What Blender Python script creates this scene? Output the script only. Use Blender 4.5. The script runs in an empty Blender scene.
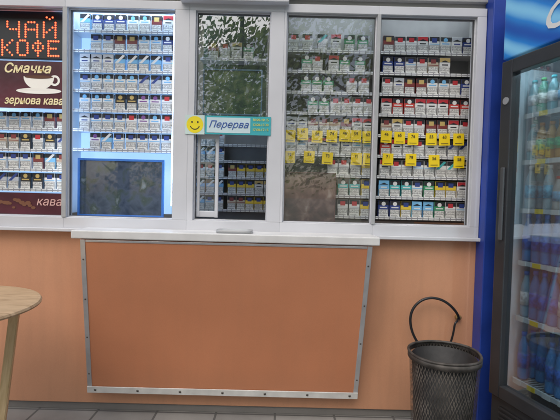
import bpy, bmesh, math, random
from mathutils import Vector, Matrix
random.seed(7)
scene = bpy.context.scene
COL = scene.collection
F = 431.0; D = 2.15; H = 1.12

# ------------------------------------------------------------------ materials
MATS = {}
def pmat(name, col, rough=0.5, metal=0.0, var=0.08, scale=6.0, bump=0.0, bscale=60.0, emit=None, estr=0.0, coat=0.0, spec=0.5):
    if name in MATS: return MATS[name]
    m = bpy.data.materials.new(name); m.use_nodes = True
    nt = m.node_tree; b = nt.nodes["Principled BSDF"]
    tc = nt.nodes.new("ShaderNodeTexCoord")
    n = nt.nodes.new("ShaderNodeTexNoise"); n.inputs["Scale"].default_value = scale; n.inputs["Detail"].default_value = 3
    nt.links.new(tc.outputs["Object"], n.inputs["Vector"])
    r = nt.nodes.new("ShaderNodeValToRGB")
    r.color_ramp.elements[0].position = 0.3; r.color_ramp.elements[1].position = 0.72
    r.color_ramp.elements[0].color = tuple(max(0, c * (1 - var)) for c in col) + (1,)
    r.color_ramp.elements[1].color = tuple(min(1, c * (1 + var)) for c in col) + (1,)
    nt.links.new(n.outputs["Fac"], r.inputs["Fac"]); nt.links.new(r.outputs["Color"], b.inputs["Base Color"])
    b.inputs["Roughness"].default_value = rough; b.inputs["Metallic"].default_value = metal
    b.inputs["Coat Weight"].default_value = coat; b.inputs["Specular IOR Level"].default_value = spec
    if bump > 0:
        n2 = nt.nodes.new("ShaderNodeTexNoise"); n2.inputs["Scale"].default_value = bscale; n2.inputs["Detail"].default_value = 4
        nt.links.new(tc.outputs["Object"], n2.inputs["Vector"])
        bp = nt.nodes.new("ShaderNodeBump"); bp.inputs["Strength"].default_value = bump; bp.inputs["Distance"].default_value = 0.004
        nt.links.new(n2.outputs["Fac"], bp.inputs["Height"]); nt.links.new(bp.outputs["Normal"], b.inputs["Normal"])
    if emit:
        b.inputs["Emission Color"].default_value = tuple(emit) + (1,); b.inputs["Emission Strength"].default_value = estr
    MATS[name] = m
    return m

def leaf_mat(name, col, trans):
    m = bpy.data.materials.new(name); m.use_nodes = True
    nt = m.node_tree; nt.nodes.clear(); out = nt.nodes.new("ShaderNodeOutputMaterial")
    ge = nt.nodes.new("ShaderNodeNewGeometry"); n = nt.nodes.new("ShaderNodeTexNoise"); n.inputs["Scale"].default_value = 1.3
    nt.links.new(ge.outputs["Position"], n.inputs["Vector"])
    r = nt.nodes.new("ShaderNodeValToRGB"); r.color_ramp.elements[0].color = tuple(c * .6 for c in col) + (1,); r.color_ramp.elements[1].color = tuple(c * 1.4 for c in col) + (1,)
    nt.links.new(n.outputs["Fac"], r.inputs[0])
    d = nt.nodes.new("ShaderNodeBsdfDiffuse"); nt.links.new(r.outputs[0], d.inputs[0])
    t = nt.nodes.new("ShaderNodeBsdfTranslucent"); t.inputs[0].default_value = tuple(trans) + (1,)
    mx = nt.nodes.new("ShaderNodeMixShader"); mx.inputs[0].default_value = 0.5
    nt.links.new(d.outputs[0], mx.inputs[1]); nt.links.new(t.outputs[0], mx.inputs[2]); nt.links.new(mx.outputs[0], out.inputs[0])
    return m

def glass_mat(name, tint=(1, 1, 1), refl=0.09, dirt_haze=0.02):
    """thin double glazing: mostly clear, a steady faint mirror image of the street, light film of dust and painted haze"""
    m = bpy.data.materials.new(name); m.use_nodes = True
    nt = m.node_tree; nt.nodes.clear()
    out = nt.nodes.new("ShaderNodeOutputMaterial")
    tr = nt.nodes.new("ShaderNodeBsdfTransparent"); tr.inputs[0].default_value = tuple(tint) + (1,)
    gl = nt.nodes.new("ShaderNodeBsdfGlossy"); gl.inputs["Roughness"].default_value = 0.0
    mx = nt.nodes.new("ShaderNodeMixShader"); mx.inputs[0].default_value = refl
    nt.links.new(tr.outputs[0], mx.inputs[1]); nt.links.new(gl.outputs[0], mx.inputs[2])
    df = nt.nodes.new("ShaderNodeBsdfDiffuse"); df.inputs[0].default_value = (0.62, 0.63, 0.64, 1)  # pale film: dust plus the haze of sky reflections, put in as colour
    no = nt.nodes.new("ShaderNodeTexNoise"); no.inputs["Scale"].default_value = 4; no.inputs["Detail"].default_value = 5
    tc = nt.nodes.new("ShaderNodeTexCoord"); nt.links.new(tc.outputs["Object"], no.inputs["Vector"])
    mr = nt.nodes.new("ShaderNodeMapRange"); mr.inputs["From Min"].default_value = 0.35; mr.inputs["From Max"].default_value = 0.8
    mr.inputs["To Min"].default_value = dirt_haze * 0.6; mr.inputs["To Max"].default_value = dirt_haze * 2.2
    nt.links.new(no.outputs["Fac"], mr.inputs["Value"])
    mx2 = nt.nodes.new("ShaderNodeMixShader")
    nt.links.new(mr.outputs[0], mx2.inputs[0]); nt.links.new(mx.outputs[0], mx2.inputs[1]); nt.links.new(df.outputs[0], mx2.inputs[2])
    nt.links.new(mx2.outputs[0], out.inputs[0])
    return m

def rail_mat():
    m = bpy.data.materials.new("price_rail_print"); m.use_nodes = True
    nt = m.node_tree; b = nt.nodes["Principled BSDF"]
    tc = nt.nodes.new("ShaderNodeTexCoord"); mp = nt.nodes.new("ShaderNodeMapping")
    mp.inputs["Rotation"].default_value = (math.radians(90), 0, 0)
    br = nt.nodes.new("ShaderNodeTexBrick"); br.offset = 0.0
    br.inputs["Scale"].default_value = 1.0; br.inputs["Brick Width"].default_value = 0.029; br.inputs["Row Height"].default_value = 0.05
    br.inputs["Mortar Size"].default_value = 0.0025
    br.inputs["Color1"].default_value = (0.85, 0.85, 0.82, 1); br.inputs["Color2"].default_value = (0.72, 0.75, 0.78, 1); br.inputs["Mortar"].default_value = (0.28, 0.28, 0.3, 1)
    nt.links.new(tc.outputs["Object"], mp.inputs["Vector"]); nt.links.new(mp.outputs[0], br.inputs["Vector"])
    nt.links.new(br.outputs["Color"], b.inputs["Base Color"]); b.inputs["Roughness"].default_value = 0.4
    return m

WHITE = pmat("white_plastic", (0.64, 0.65, 0.69), 0.38, var=0.09, scale=3)
ALU = pmat("grey_aluminium", (0.55, 0.56, 0.58), 0.35, metal=0.6, var=0.12, scale=15)
GREYM = pmat("grey_mullion_trim", (0.42, 0.43, 0.44), 0.45, var=0.1, scale=10)
GASKET = pmat("rubber_gasket", (0.12, 0.12, 0.125), 0.7)
BLACK = pmat("black_plastic", (0.018, 0.019, 0.022), 0.35, var=0.2)
BLUE = pmat("blue_paint", (0.02, 0.06, 0.36), 0.4, var=0.2)
PAPER = pmat("paper_white", (0.8, 0.8, 0.78), 0.6, var=0.04)
INK = pmat("black_ink", (0.02, 0.02, 0.025), 0.6)
GLASS = glass_mat("window_glass", (0.97, 0.99, 0.985), 0.17, 0.03)
GLASS_U = glass_mat("upper_window_glass", (0.93, 0.96, 0.95), 0.24, 0.03)
RAILM = rail_mat()

def wall_mat(name, col, dirt_haze=0.35):
    m = bpy.data.materials.new(name); m.use_nodes = True
    nt = m.node_tree; b = nt.nodes["Principled BSDF"]
    tc = nt.nodes.new("ShaderNodeTexCoord")
    n = nt.nodes.new("ShaderNodeTexNoise"); n.inputs["Scale"].default_value = 2.2; n.inputs["Detail"].default_value = 6
    n3 = nt.nodes.new("ShaderNodeTexNoise"); n3.inputs["Scale"].default_value = 260; n3.inputs["Detail"].default_value = 2
    mp = nt.nodes.new("ShaderNodeMapping"); mp.inputs["Scale"].default_value = (7, 1, 0.7)
    n2 = nt.nodes.new("ShaderNodeTexNoise"); n2.inputs["Scale"].default_value = 3; n2.inputs["Detail"].default_value = 4
    nt.links.new(tc.outputs["Object"], n.inputs["Vector"]); nt.links.new(tc.outputs["Object"], n3.inputs["Vector"])
    nt.links.new(tc.outputs["Object"], mp.inputs["Vector"]); nt.links.new(mp.outputs[0], n2.inputs["Vector"])
    r = nt.nodes.new("ShaderNodeValToRGB"); r.color_ramp.elements[0].position = 0.3; r.color_ramp.elements[1].position = 0.7
    r.color_ramp.elements[0].color = tuple(c * 0.9 for c in col) + (1,); r.color_ramp.elements[1].color = tuple(min(1, c * 1.07) for c in col) + (1,)
    nt.links.new(n.outputs["Fac"], r.inputs["Fac"])
    mr = nt.nodes.new("ShaderNodeMapRange"); mr.inputs["From Min"].default_value = 0.45; mr.inputs["From Max"].default_value = 0.85
    mr.inputs["To Min"].default_value = 0; mr.inputs["To Max"].default_value = dirt_haze
    nt.links.new(n2.outputs["Fac"], mr.inputs["Value"])
    sp = nt.nodes.new("ShaderNodeSeparateXYZ"); ge = nt.nodes.new("ShaderNodeNewGeometry"); nt.links.new(ge.outputs["Position"], sp.inputs[0])
    gz = nt.nodes.new("ShaderNodeMapRange"); gz.inputs["From Min"].default_value = 0.28; gz.inputs["From Max"].default_value = 0.03; gz.inputs["To Min"].default_value = 0; gz.inputs["To Max"].default_value = 0.5
    nt.links.new(sp.outputs["Z"], gz.inputs["Value"])
    gm = nt.nodes.new("ShaderNodeMath"); gm.operation = 'MULTIPLY'; nt.links.new(gz.outputs[0], gm.inputs[0]); nt.links.new(n.outputs["Fac"], gm.inputs[1])
    ad = nt.nodes.new("ShaderNodeMath"); ad.operation = 'ADD'; ad.use_clamp = True; nt.links.new(mr.outputs[0], ad.inputs[0]); nt.links.new(gm.outputs[0], ad.inputs[1])
    mx = nt.nodes.new("ShaderNodeMix"); mx.data_type = 'RGBA'
    nt.links.new(ad.outputs[0], mx.inputs[0]); nt.links.new(r.outputs["Color"], mx.inputs[6]); mx.inputs[7].default_value = (0.28, 0.17, 0.11, 1)
    mx2 = nt.nodes.new("ShaderNodeMix"); mx2.data_type = 'RGBA'; mx2.blend_type = 'OVERLAY'; mx2.inputs[0].default_value = 0.08
    nt.links.new(mx.outputs[2], mx2.inputs[6]); nt.links.new(n3.outputs["Fac"], mx2.inputs[7])
    nt.links.new(mx2.outputs[2], b.inputs["Base Color"])
    b.inputs["Roughness"].default_value = 0.5; b.inputs["Specular IOR Level"].default_value = 0.35
    bp = nt.nodes.new("ShaderNodeBump"); bp.inputs["Strength"].default_value = 0.1; bp.inputs["Distance"].default_value = 0.003
    nt.links.new(n.outputs["Fac"], bp.inputs["Height"]); nt.links.new(bp.outputs["Normal"], b.inputs["Normal"])
    return m
ORANGE = wall_mat("orange_laminate_wall", (0.65, 0.325, 0.19), 0.18)
ORANGE2 = wall_mat("orange_laminate_panel", (0.58, 0.232, 0.118), 0.08)

# ------------------------------------------------------------------ helpers
def link(o): COL.objects.link(o); return o
def empty(name, loc, label=None, category=None, rot=0.0, group=None):
    o = bpy.data.objects.new(name, None); o.empty_display_size = 0.1
    o.location = loc; o.rotation_euler = (0, 0, rot); link(o)
    if label: o["label"] = label; o["category"] = category
    if group: o["group"] = group
    return o
def setp(o, parent, local=False):
    if parent is not None:
        o.parent = parent
        if not local:
            p = parent; off = Vector((0, 0, 0))
            while p is not None: off += Vector(p.location); p = p.parent
            o.location = Vector(o.location) - off
def meshobj(name, verts, faces, mats, parent=None, loc=(0, 0, 0), idx=None, smooth=False, local=False):
    me = bpy.data.meshes.new(name); me.from_pydata([tuple(v) for v in verts], [], faces); 
    for m in (mats if isinstance(mats, list) else [mats]): me.materials.append(m)
    if idx:
        for p, i in zip(me.polygons, idx): p.material_index = i
    if smooth:
        for p in me.polygons: p.use_smooth = True
    me.update()
    o = bpy.data.objects.new(name, me); o.location = loc; link(o); setp(o, parent, local)
    return o
def boxes(name, lst, mats, parent=None, bevel=0.0, local=False, seg=2):
    xs = [c for b in lst for c in b[0:2]]; ys = [c for b in lst for c in b[2:4]]; zs = [c for b in lst for c in b[4:6]]
    c = Vector(((min(xs) + max(xs)) / 2, (min(ys) + max(ys)) / 2, (min(zs) + max(zs)) / 2))
    bm = bmesh.new()
    for b in lst:
        mi = b[6] if len(b) > 6 else 0
        vs = [bm.verts.new(Vector((b[0 + (i & 1)], b[2 + ((i >> 1) & 1)], b[4 + ((i >> 2) & 1)])) - c) for i in range(8)]
        for f in ((0, 2, 3, 1), (4, 5, 7, 6), (0, 1, 5, 4), (2, 6, 7, 3), (0, 4, 6, 2), (1, 3, 7, 5)):
            fc = bm.faces.new([vs[i] for i in f]); fc.material_index = mi
    if bevel > 0:
        bmesh.ops.bevel(bm, geom=list(bm.edges), offset=bevel, segments=seg, affect='EDGES', profile=0.5, clamp_overlap=True)
    me = bpy.data.meshes.new(name); bm.to_mesh(me); bm.free()
    for m in (mats if isinstance(mats, list) else [mats]): me.materials.append(m)
    o = bpy.data.objects.new(name, me); o.location = c; link(o); setp(o, parent, local)
    return o
def lathe(profile, n=32, mi=None):
    v = []; f = []; ix = []
    for r, z in profile:
        for i in range(n):
            a = 2 * math.pi * i / n; v.append((r * math.cos(a), r * math.sin(a), z))
    for k in range(len(profile) - 1):
        for i in range(n):
            j = (i + 1) % n
            f.append((k * n + i, k * n + j, (k + 1) * n + j, (k + 1) * n + i)); ix.append(mi[k] if mi else 0)
    return v, f, ix
def text_mesh(s, size, extrude=0.0, shear=0.0, align='CENTER', offset=0.0):
    cu = bpy.data.curves.new("tmp_text", 'FONT'); cu.body = s; cu.size = size; cu.extrude = extrude
    cu.align_x = align; cu.align_y = 'CENTER'; cu.shear = shear; cu.resolution_u = 3; cu.offset = offset
    o = bpy.data.objects.new("tmp_text", cu); link(o)
    dg = bpy.context.evaluated_depsgraph_get(); dg.update()
    me = bpy.data.meshes.new_from_object(o.evaluated_get(dg))
    bpy.data.objects.remove(o); bpy.data.curves.remove(cu)
    me.transform(Matrix.Rotation(math.radians(90), 4, 'X'))
    return me
def text_obj(name, s, size, mat, loc, parent=None, shear=0.0, extrude=0.0006, rot=0.0, offset=0.0, sx=1.0, local=False):
    me = text_mesh(s, size, extrude, shear, offset=offset); me.materials.clear(); me.materials.append(mat)
    if sx != 1: me.transform(Matrix.Diagonal((sx, 1, 1, 1)))
    if rot: me.transform(Matrix.Rotation(rot, 4, 'Y'))
    o = bpy.data.objects.new(name, me); o.location = loc; link(o); setp(o, parent, local); return o
def tube(name, pts, r, mat, parent=None, radii=None, res=8):
    cu = bpy.data.curves.new("tmp_curve", 'CURVE'); cu.dimensions = '3D'; cu.bevel_depth = r; cu.bevel_resolution = 3; cu.resolution_u = res; cu.use_fill_caps = True
    sp = cu.splines.new('NURBS'); sp.points.add(len(pts) - 1); sp.order_u = min(4, len(pts)); sp.use_endpoint_u = True
    for i, p in enumerate(pts):
        sp.points[i].co = tuple(p) + (1,)
        if radii: sp.points[i].radius = radii[i]
    o = bpy.data.objects.new("tmp_curve", cu); link(o)
    dg = bpy.context.evaluated_depsgraph_get(); dg.update()
    me = bpy.data.meshes.new_from_object(o.evaluated_get(dg)); bpy.data.objects.remove(o); bpy.data.curves.remove(cu)
    me.materials.clear(); me.materials.append(mat); me.name = name
    for p in me.polygons: p.use_smooth = True
    o = bpy.data.objects.new(name, me); link(o); setp(o, parent); return o
def disc(name, r, mat, loc, parent=None, n=32, sx=1.0, a0=0, a1=360, ri=0.0):
    v = []; f = []
    for i in range(n + 1):
        a = math.radians(a0 + (a1 - a0) * i / n)
        for rr in (ri, r):
            v.append((sx * rr * math.cos(a), 0, rr * math.sin(a)))
    for i in range(n):
        f.append((2 * i, 2 * i + 1, 2 * i + 3, 2 * i + 2))
    return meshobj(name, v, f, mat, parent, loc)

# ------------------------------------------------------------------ ground
def ground_mat():
    m = bpy.data.materials.new("paving_concrete"); m.use_nodes = True
    nt = m.node_tree; b = nt.nodes["Principled BSDF"]; tc = nt.nodes.new("ShaderNodeTexCoord")
    br = nt.nodes.new("ShaderNodeTexBrick"); br.inputs["Scale"].default_value = 1; br.inputs["Brick Width"].default_value = 0.3; br.inputs["Row Height"].default_value = 0.3
    br.offset = 0.0; br.inputs["Mortar Size"].default_value = 0.006
    br.inputs["Color1"].default_value = (0.36, 0.35, 0.33, 1); br.inputs["Color2"].default_value = (0.30, 0.29, 0.275, 1); br.inputs["Mortar"].default_value = (0.12, 0.115, 0.11, 1)
    n = nt.nodes.new("ShaderNodeTexNoise"); n.inputs["Scale"].default_value = 5; n.inputs["Detail"].default_value = 7
    nt.links.new(tc.outputs["Object"], br.inputs["Vector"]); nt.links.new(tc.outputs["Object"], n.inputs["Vector"])
    mx = nt.nodes.new("ShaderNodeMix"); mx.data_type = 'RGBA'; mx.blend_type = 'MULTIPLY'; mx.inputs[0].default_value = 0.6
    nt.links.new(br.outputs["Color"], mx.inputs[6]); nt.links.new(n.outputs["Fac"], mx.inputs[7])
    br2 = nt.nodes.new("ShaderNodeBrightContrast"); br2.inputs["Bright"].default_value = 0.03
    nt.links.new(mx.outputs[2], br2.inputs[0]); nt.links.new(br2.outputs[0], b.inputs["Base Color"]); b.inputs["Roughness"].default_value = 0.85
    bp = nt.nodes.new("ShaderNodeBump"); bp.inputs["Strength"].default_value = 0.3; bp.inputs["Distance"].default_value = 0.01
    nt.links.new(br.outputs["Fac"], bp.inputs["Height"]); bp.invert = True; nt.links.new(bp.outputs[0], b.inputs["Normal"])
    return m
g = meshobj("ground", [(-150, -150, 0), (150, -150, 0), (150, 150, 0), (-150, 150, 0)], [(0, 1, 2, 3)],
            pmat("grass_earth", (0.09, 0.1, 0.05), 0.95, var=0.4, scale=0.8)); g["kind"] = "structure"
g = meshobj("pavement", [(-12, -6.5, 0.004), (12, -6.5, 0.004), (12, 6, 0.004), (-12, 6, 0.004)], [(0, 1, 2, 3)], ground_mat()); g["kind"] = "structure"

# ------------------------------------------------------------------ kiosk
kiosk = empty("kiosk", (0, 0, 0), "orange panelled street kiosk with white framed windows full of cigarettes", "kiosk")
ZB, ZT = 0.93, 2.045
boxes("front_wall", [(-2.4, 1.3, 0.0, 0.05, 0.045, ZB - 0.002)], ORANGE, kiosk, 0.002)
boxes("plinth", [(-2.38, 1.28, 0.012, 0.06, 0.004, 0.043)], pmat("grey_plinth", (0.2, 0.19, 0.18), 0.8, bump=0.3), kiosk, 0.003)
boxes("fascia", [(-2.4, 1.3, 0.0, 0.05, ZT + 0.002, 2.62)], pmat("fascia_beige", (0.42, 0.41, 0.38), 0.5, var=0.12, scale=4), kiosk, 0.002)
boxes("shutter_box", [(-0.5, 0.02, -0.075, -0.002, 2.035, 2.2)], WHITE, kiosk, 0.004)
boxes("awning_rail", [(-2.4, -0.502, -0.03, -0.002, 2.075, 2.13), (0.022, 1.3, -0.03, -0.002, 2.075, 2.13)], pmat("rail_grey", (0.38, 0.38, 0.38), 0.5), kiosk, 0.003)
boxes("side_wall", [(-2.4, -2.35, 0.052, 1.9, 0.004, 2.62)], ORANGE, kiosk)
boxes("side_wall", [(1.25, 1.3, 0.062, 1.9, 0.004, 2.62)], ORANGE, kiosk)
INT = pmat("interior_wall", (0.38, 0.36, 0.33), 0.8, var=0.12)
boxes("back_wall", [(-2.348, 1.248, 1.85, 1.9, 0.004, 2.62)], INT, kiosk)
boxes("floor", [(-2.348, 1.248, 0.064, 1.848, 0.01, 0.05)], pmat("interior_floor", (0.15, 0.12, 0.1), 0.7), kiosk)
boxes("roof", [(-2.5, 1.4, -0.08, 2.0, 2.622, 2.72)], pmat("roof_metal", (0.45, 0.46, 0.48), 0.5, metal=0.3), kiosk, 0.005)
lampm = pmat("lamp_diffuser", (0.9, 0.9, 0.9), 0.5, emit=(0.92, 0.97, 1.0), estr=10.0)
boxes("ceiling_lamp", [(-1.0, 0.3, 0.75, 0.95, 2.58, 2.618)], lampm, kiosk)

def window(x0, x1, l, r, t=0.04, b=0.055):
    y0, y1 = -0.032, 0.035
    lst = [(x0, x1, y0, y1, ZT - t, ZT), (x0, x1, y0, y1, ZB, ZB + b),
           (x0, x0 + l, y0, y1, ZB + b, ZT - t), (x1 - r, x1, y0, y1, ZB + b, ZT - t)]
    gx0, gx1, gz0, gz1 = x0 + l, x1 - r, ZB + b, ZT - t
    s = 0.006
    lst += [(gx0, gx1, -0.015, 0.02, gz1 - s, gz1), (gx0, gx1, -0.015, 0.02, gz0, gz0 + s),
            (gx0, gx0 + s, -0.015, 0.02, gz0 + s, gz1 - s), (gx1 - s, gx1, -0.015, 0.02, gz0 + s, gz1 - s)]
    w = boxes("window_frame", lst, WHITE, kiosk, 0.0018)
    a0, a1, c0, c1 = gx0 + s, gx1 - s, gz0 + s, gz1 - s; k = 0.0022
    boxes("gasket", [(a0, a1, -0.010, 0.006, c1 - k, c1), (a0, a1, -0.010, 0.006, c0, c0 + k), (a0, a0 + k, -0.010, 0.006, c0 + k, c1 - k), (a1 - k, a1, -0.010, 0.006, c0 + k, c1 - k)], GASKET, w)
    return w, (a0, a1, c0, c1)
def pane(w, a, y=0.0, tilt=0.0, mat=None):
    x0, x1, z0, z1 = a; cx, cz = (x0 + x1) / 2, (z0 + z1) / 2; hx, hz = (x1 - x0) / 2, (z1 - z0) / 2
    n = 14; v = []; f = []
    for j in range(n + 1):
        for i in range(n + 1):
            px = -hx + 2 * hx * i / n; pz = -hz + 2 * hz * j / n
            v.append((px, 0.0006 * math.sin(px * 7 + cx * 9) + 0.0005 * math.sin(pz * 6 + cx * 3) + tilt * px, pz))
    for j in range(n):
        for i in range(n):
            q = j * (n + 1) + i; f.append((q, q + 1, q + n + 2, q + n + 1))
    return meshobj("glass_pane", v, f, mat or GLASS, w, (cx, y, cz), smooth=True)
w1, a = window(-2.2, -1.063, 0.05, 0.010)
w2, a = window(-1.063, -0.46, 0.010, 0.07)
w3, a3 = window(-0.46, 0.0, 0.03, 0.065)
w4, a = window(0.0, 0.458, 0.012, 0.007); pane(w4, a, tilt=0.006)
w5, a = window(0.458, 0.98, 0.008, 0.045)
boxes("mullion_trim", [(-1.074, -1.052, -0.036, -0.0325, ZB + 0.056, ZT - 0.041)], GREYM, kiosk, 0.001)
boxes("mullion_trim", [(0.450, 0.467, -0.036, -0.0325, ZB + 0.056, ZT - 0.041)], GREYM, kiosk, 0.001)
boxes("transom", [(a3[0], a3[1], -0.024, 0.024, 1.425, 1.47)], WHITE, w3, 0.002)
pane(w3, (a3[0], a3[1], 1.47, a3[3]), tilt=0.008, mat=GLASS_U)
leaf = boxes("sliding_leaf", [(-0.405, -0.315, 0.008, 0.026, 1.39, 1.42), (-0.405, -0.315, 0.008, 0.026, 1.0, 1.03),
                              (-0.42, -0.405, 0.008, 0.026, 1.0, 1.42), (-0.328, -0.312, 0.006, 0.028, 0.998, 1.423)], WHITE, w3, 0.002)
pane(w3, (-0.405, -0.328, 1.03, 1.39), 0.016)
boxes("outer_sill", [(-2.3, 0.985, -0.05, -0.034, 0.915, 0.932)], WHITE, kiosk, 0.003)
boxes("corner_post", [(0.982, 1.10, -0.09, -0.002, 0.004, 2.62)], BLUE, kiosk, 0.004)
boxes("corner_trim", [(1.102, 1.135, -0.08, -0.002, 0.004, 2.62)], pmat("cream_trim", (0.5, 0.47, 0.38), 0.5), kiosk, 0.003)

# ------------------------------------------------------------------ serving counter
cnt = empty("serving_counter", (-0.24, -0.1, 0.004), "white serving shelf over a slanted orange panel with aluminium edging", "counter")
boxes("counter_top", [(-0.945, 0.457, -0.205, -0.034, 0.90, 0.938)], pmat("counter_laminate", (0.70, 0.70, 0.70), 0.35, var=0.1, scale=9), cnt, 0.005, seg=3)
tx0, tx1, bx0, bx1 = -0.905, 0.425, -0.93, 0.405
ty, by, tz, bz = -0.185, -0.035, 0.898, 0.125
def slab(name, A, B, C, Dd, th, mat, parent, off=0.0):
    n = (B - A).cross(Dd - A).normalized()
    if n.y > 0: n = -n
    P = [p + n * off for p in (A, B, C, Dd)]; Q = [p + n * (off + th) for p in (A, B, C, Dd)]
    c = sum((p for p in P), Vector()) / 4
    v = [p - c for p in P + Q]
    o = meshobj(name, v, [(0, 1, 2, 3), (7, 6, 5, 4), (0, 4, 5, 1), (1, 5, 6, 2), (2, 6, 7, 3), (3, 7, 4, 0)], mat, parent, c)
    bm = bmesh.new(); bm.from_mesh(o.data); bmesh.ops.recalc_face_normals(bm, faces=bm.faces); bmesh.ops.bevel(bm, geom=list(bm.edges), offset=0.001, segments=1, affect='EDGES'); bm.to_mesh(o.data); bm.free()
    return o
A = Vector((tx0, ty, tz)); B = Vector((tx1, ty, tz)); C = Vector((bx1, by, bz)); E = Vector((bx0, by, bz))
slab("front_panel", A, B, C, E, 0.012, ORANGE2, cnt)
def lerp(a, b, t): return a + (b - a) * t
sw = 0.022 / 1.33
slab("edge_strip", A, lerp(A, B, sw), lerp(E, C, sw), E, 0.003, ALU, cnt, 0.0122)
slab("edge_strip", lerp(A, B, 1 - sw), B, C, lerp(E, C, 1 - sw), 0.003, ALU, cnt, 0.0122)
slab("top_strip", A + Vector((0.024, 0, 0)), B - Vector((0.024, 0, 0)), lerp(B, C, 0.014) - Vector((0.024, 0, 0)), lerp(A, E, 0.014) + Vector((0.024, 0, 0)), 0.002, ALU, cnt, 0.0122)
h = 0.034 / 0.787
bs = slab("kick_strip", lerp(E, A, h), lerp(C, B, h), C, E, 0.005, pmat("white_strip", (0.68, 0.68, 0.66), 0.45, var=0.15, scale=12), cnt, 0.0155)
nrm = (B - A).cross(E - A).normalized(); nrm = nrm if nrm.y < 0 else -nrm
for i in range(7):
    p = lerp(lerp(E, C, 0.03 + 0.94 * i / 6), lerp(A, B, 0.03 + 0.94 * i / 6), h / 2) + nrm * 0.021
    v, f, ix = lathe([(0.0, 0.003), (0.004, 0.003), (0.0065, 0.0)], 12)
    o = meshobj("screw", v, f, pmat("screw_steel", (0.12, 0.11, 0.1), 0.5, metal=0.6), cnt, p); o.rotation_euler = nrm.to_track_quat('Z', 'Y').to_euler()
for i in range(4):
    for s in (0, 1):
        t = 0.12 + 0.25 * i
        p = lerp(lerp(A, B, s + (sw / 2 if s == 0 else -sw / 2)), lerp(E, C, s + (sw / 2 if s == 0 else -sw / 2)), t) + nrm * 0.0155
        v, f, ix = lathe([(0.0, 0.002), (0.003, 0.002), (0.0045, 0.0)], 10)
        o = meshobj("screw", v, f, MATS["screw_steel"], cnt, p); o.rotation_euler = nrm.to_track_quat('Z', 'Y').to_euler()
for nm, xa, xb in (("side_cheek", tx0, bx0), ("side_cheek", tx1, bx1)):
    s = 1 if xa > 0 else -1
    V = [(xa - s * 0.004, ty + 0.004, tz - 0.001), (xa - s * 0.004, -0.035, tz - 0.001), (xb - s * 0.004, by + 0.004, bz + 0.004),
         (xa - s * 0.016, ty + 0.004, tz - 0.001), (xa - s * 0.016, -0.035, tz - 0.001), (xb - s * 0.016, by + 0.004, bz + 0.004)]
    meshobj(nm, V, [(0, 1, 2), (5, 4, 3), (0, 3, 4, 1), (1, 4, 5, 2), (2, 5, 3, 0)], ORANGE2, cnt)
tray = empty("coin_tray", (-0.21, -0.13, 0.939), "small grey plastic coin tray on the white counter", "tray")
v, f = [], []
n = 28
prof = [(0.0, 0.003), (0.7, 0.003), (0.86, 0.006), (0.97, 0.013), (1.0, 0.013), (0.99, 0.0), (0.0, 0.0)]
for r, z in prof:
    for i in range(n):
        a_ = 2 * math.pi * i / n; c_, s_ = math.cos(a_), math.sin(a_)
        e = 0.45
        v.append((0.085 * r * math.copysign(abs(c_) ** e, c_), 0.055 * r * math.copysign(abs(s_) ** e, s_), z))
for k in range(len(prof) - 1):
    for i in range(n):
        j = (i + 1) % n; f.append((k * n + i, k * n + j, (k + 1) * n + j, (k + 1) * n + i))
meshobj("dish", v, f, pmat("tray_grey", (0.4, 0.41, 0.42), 0.3), tray, (-0.21, -0.13, 0.939), smooth=True)

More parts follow.
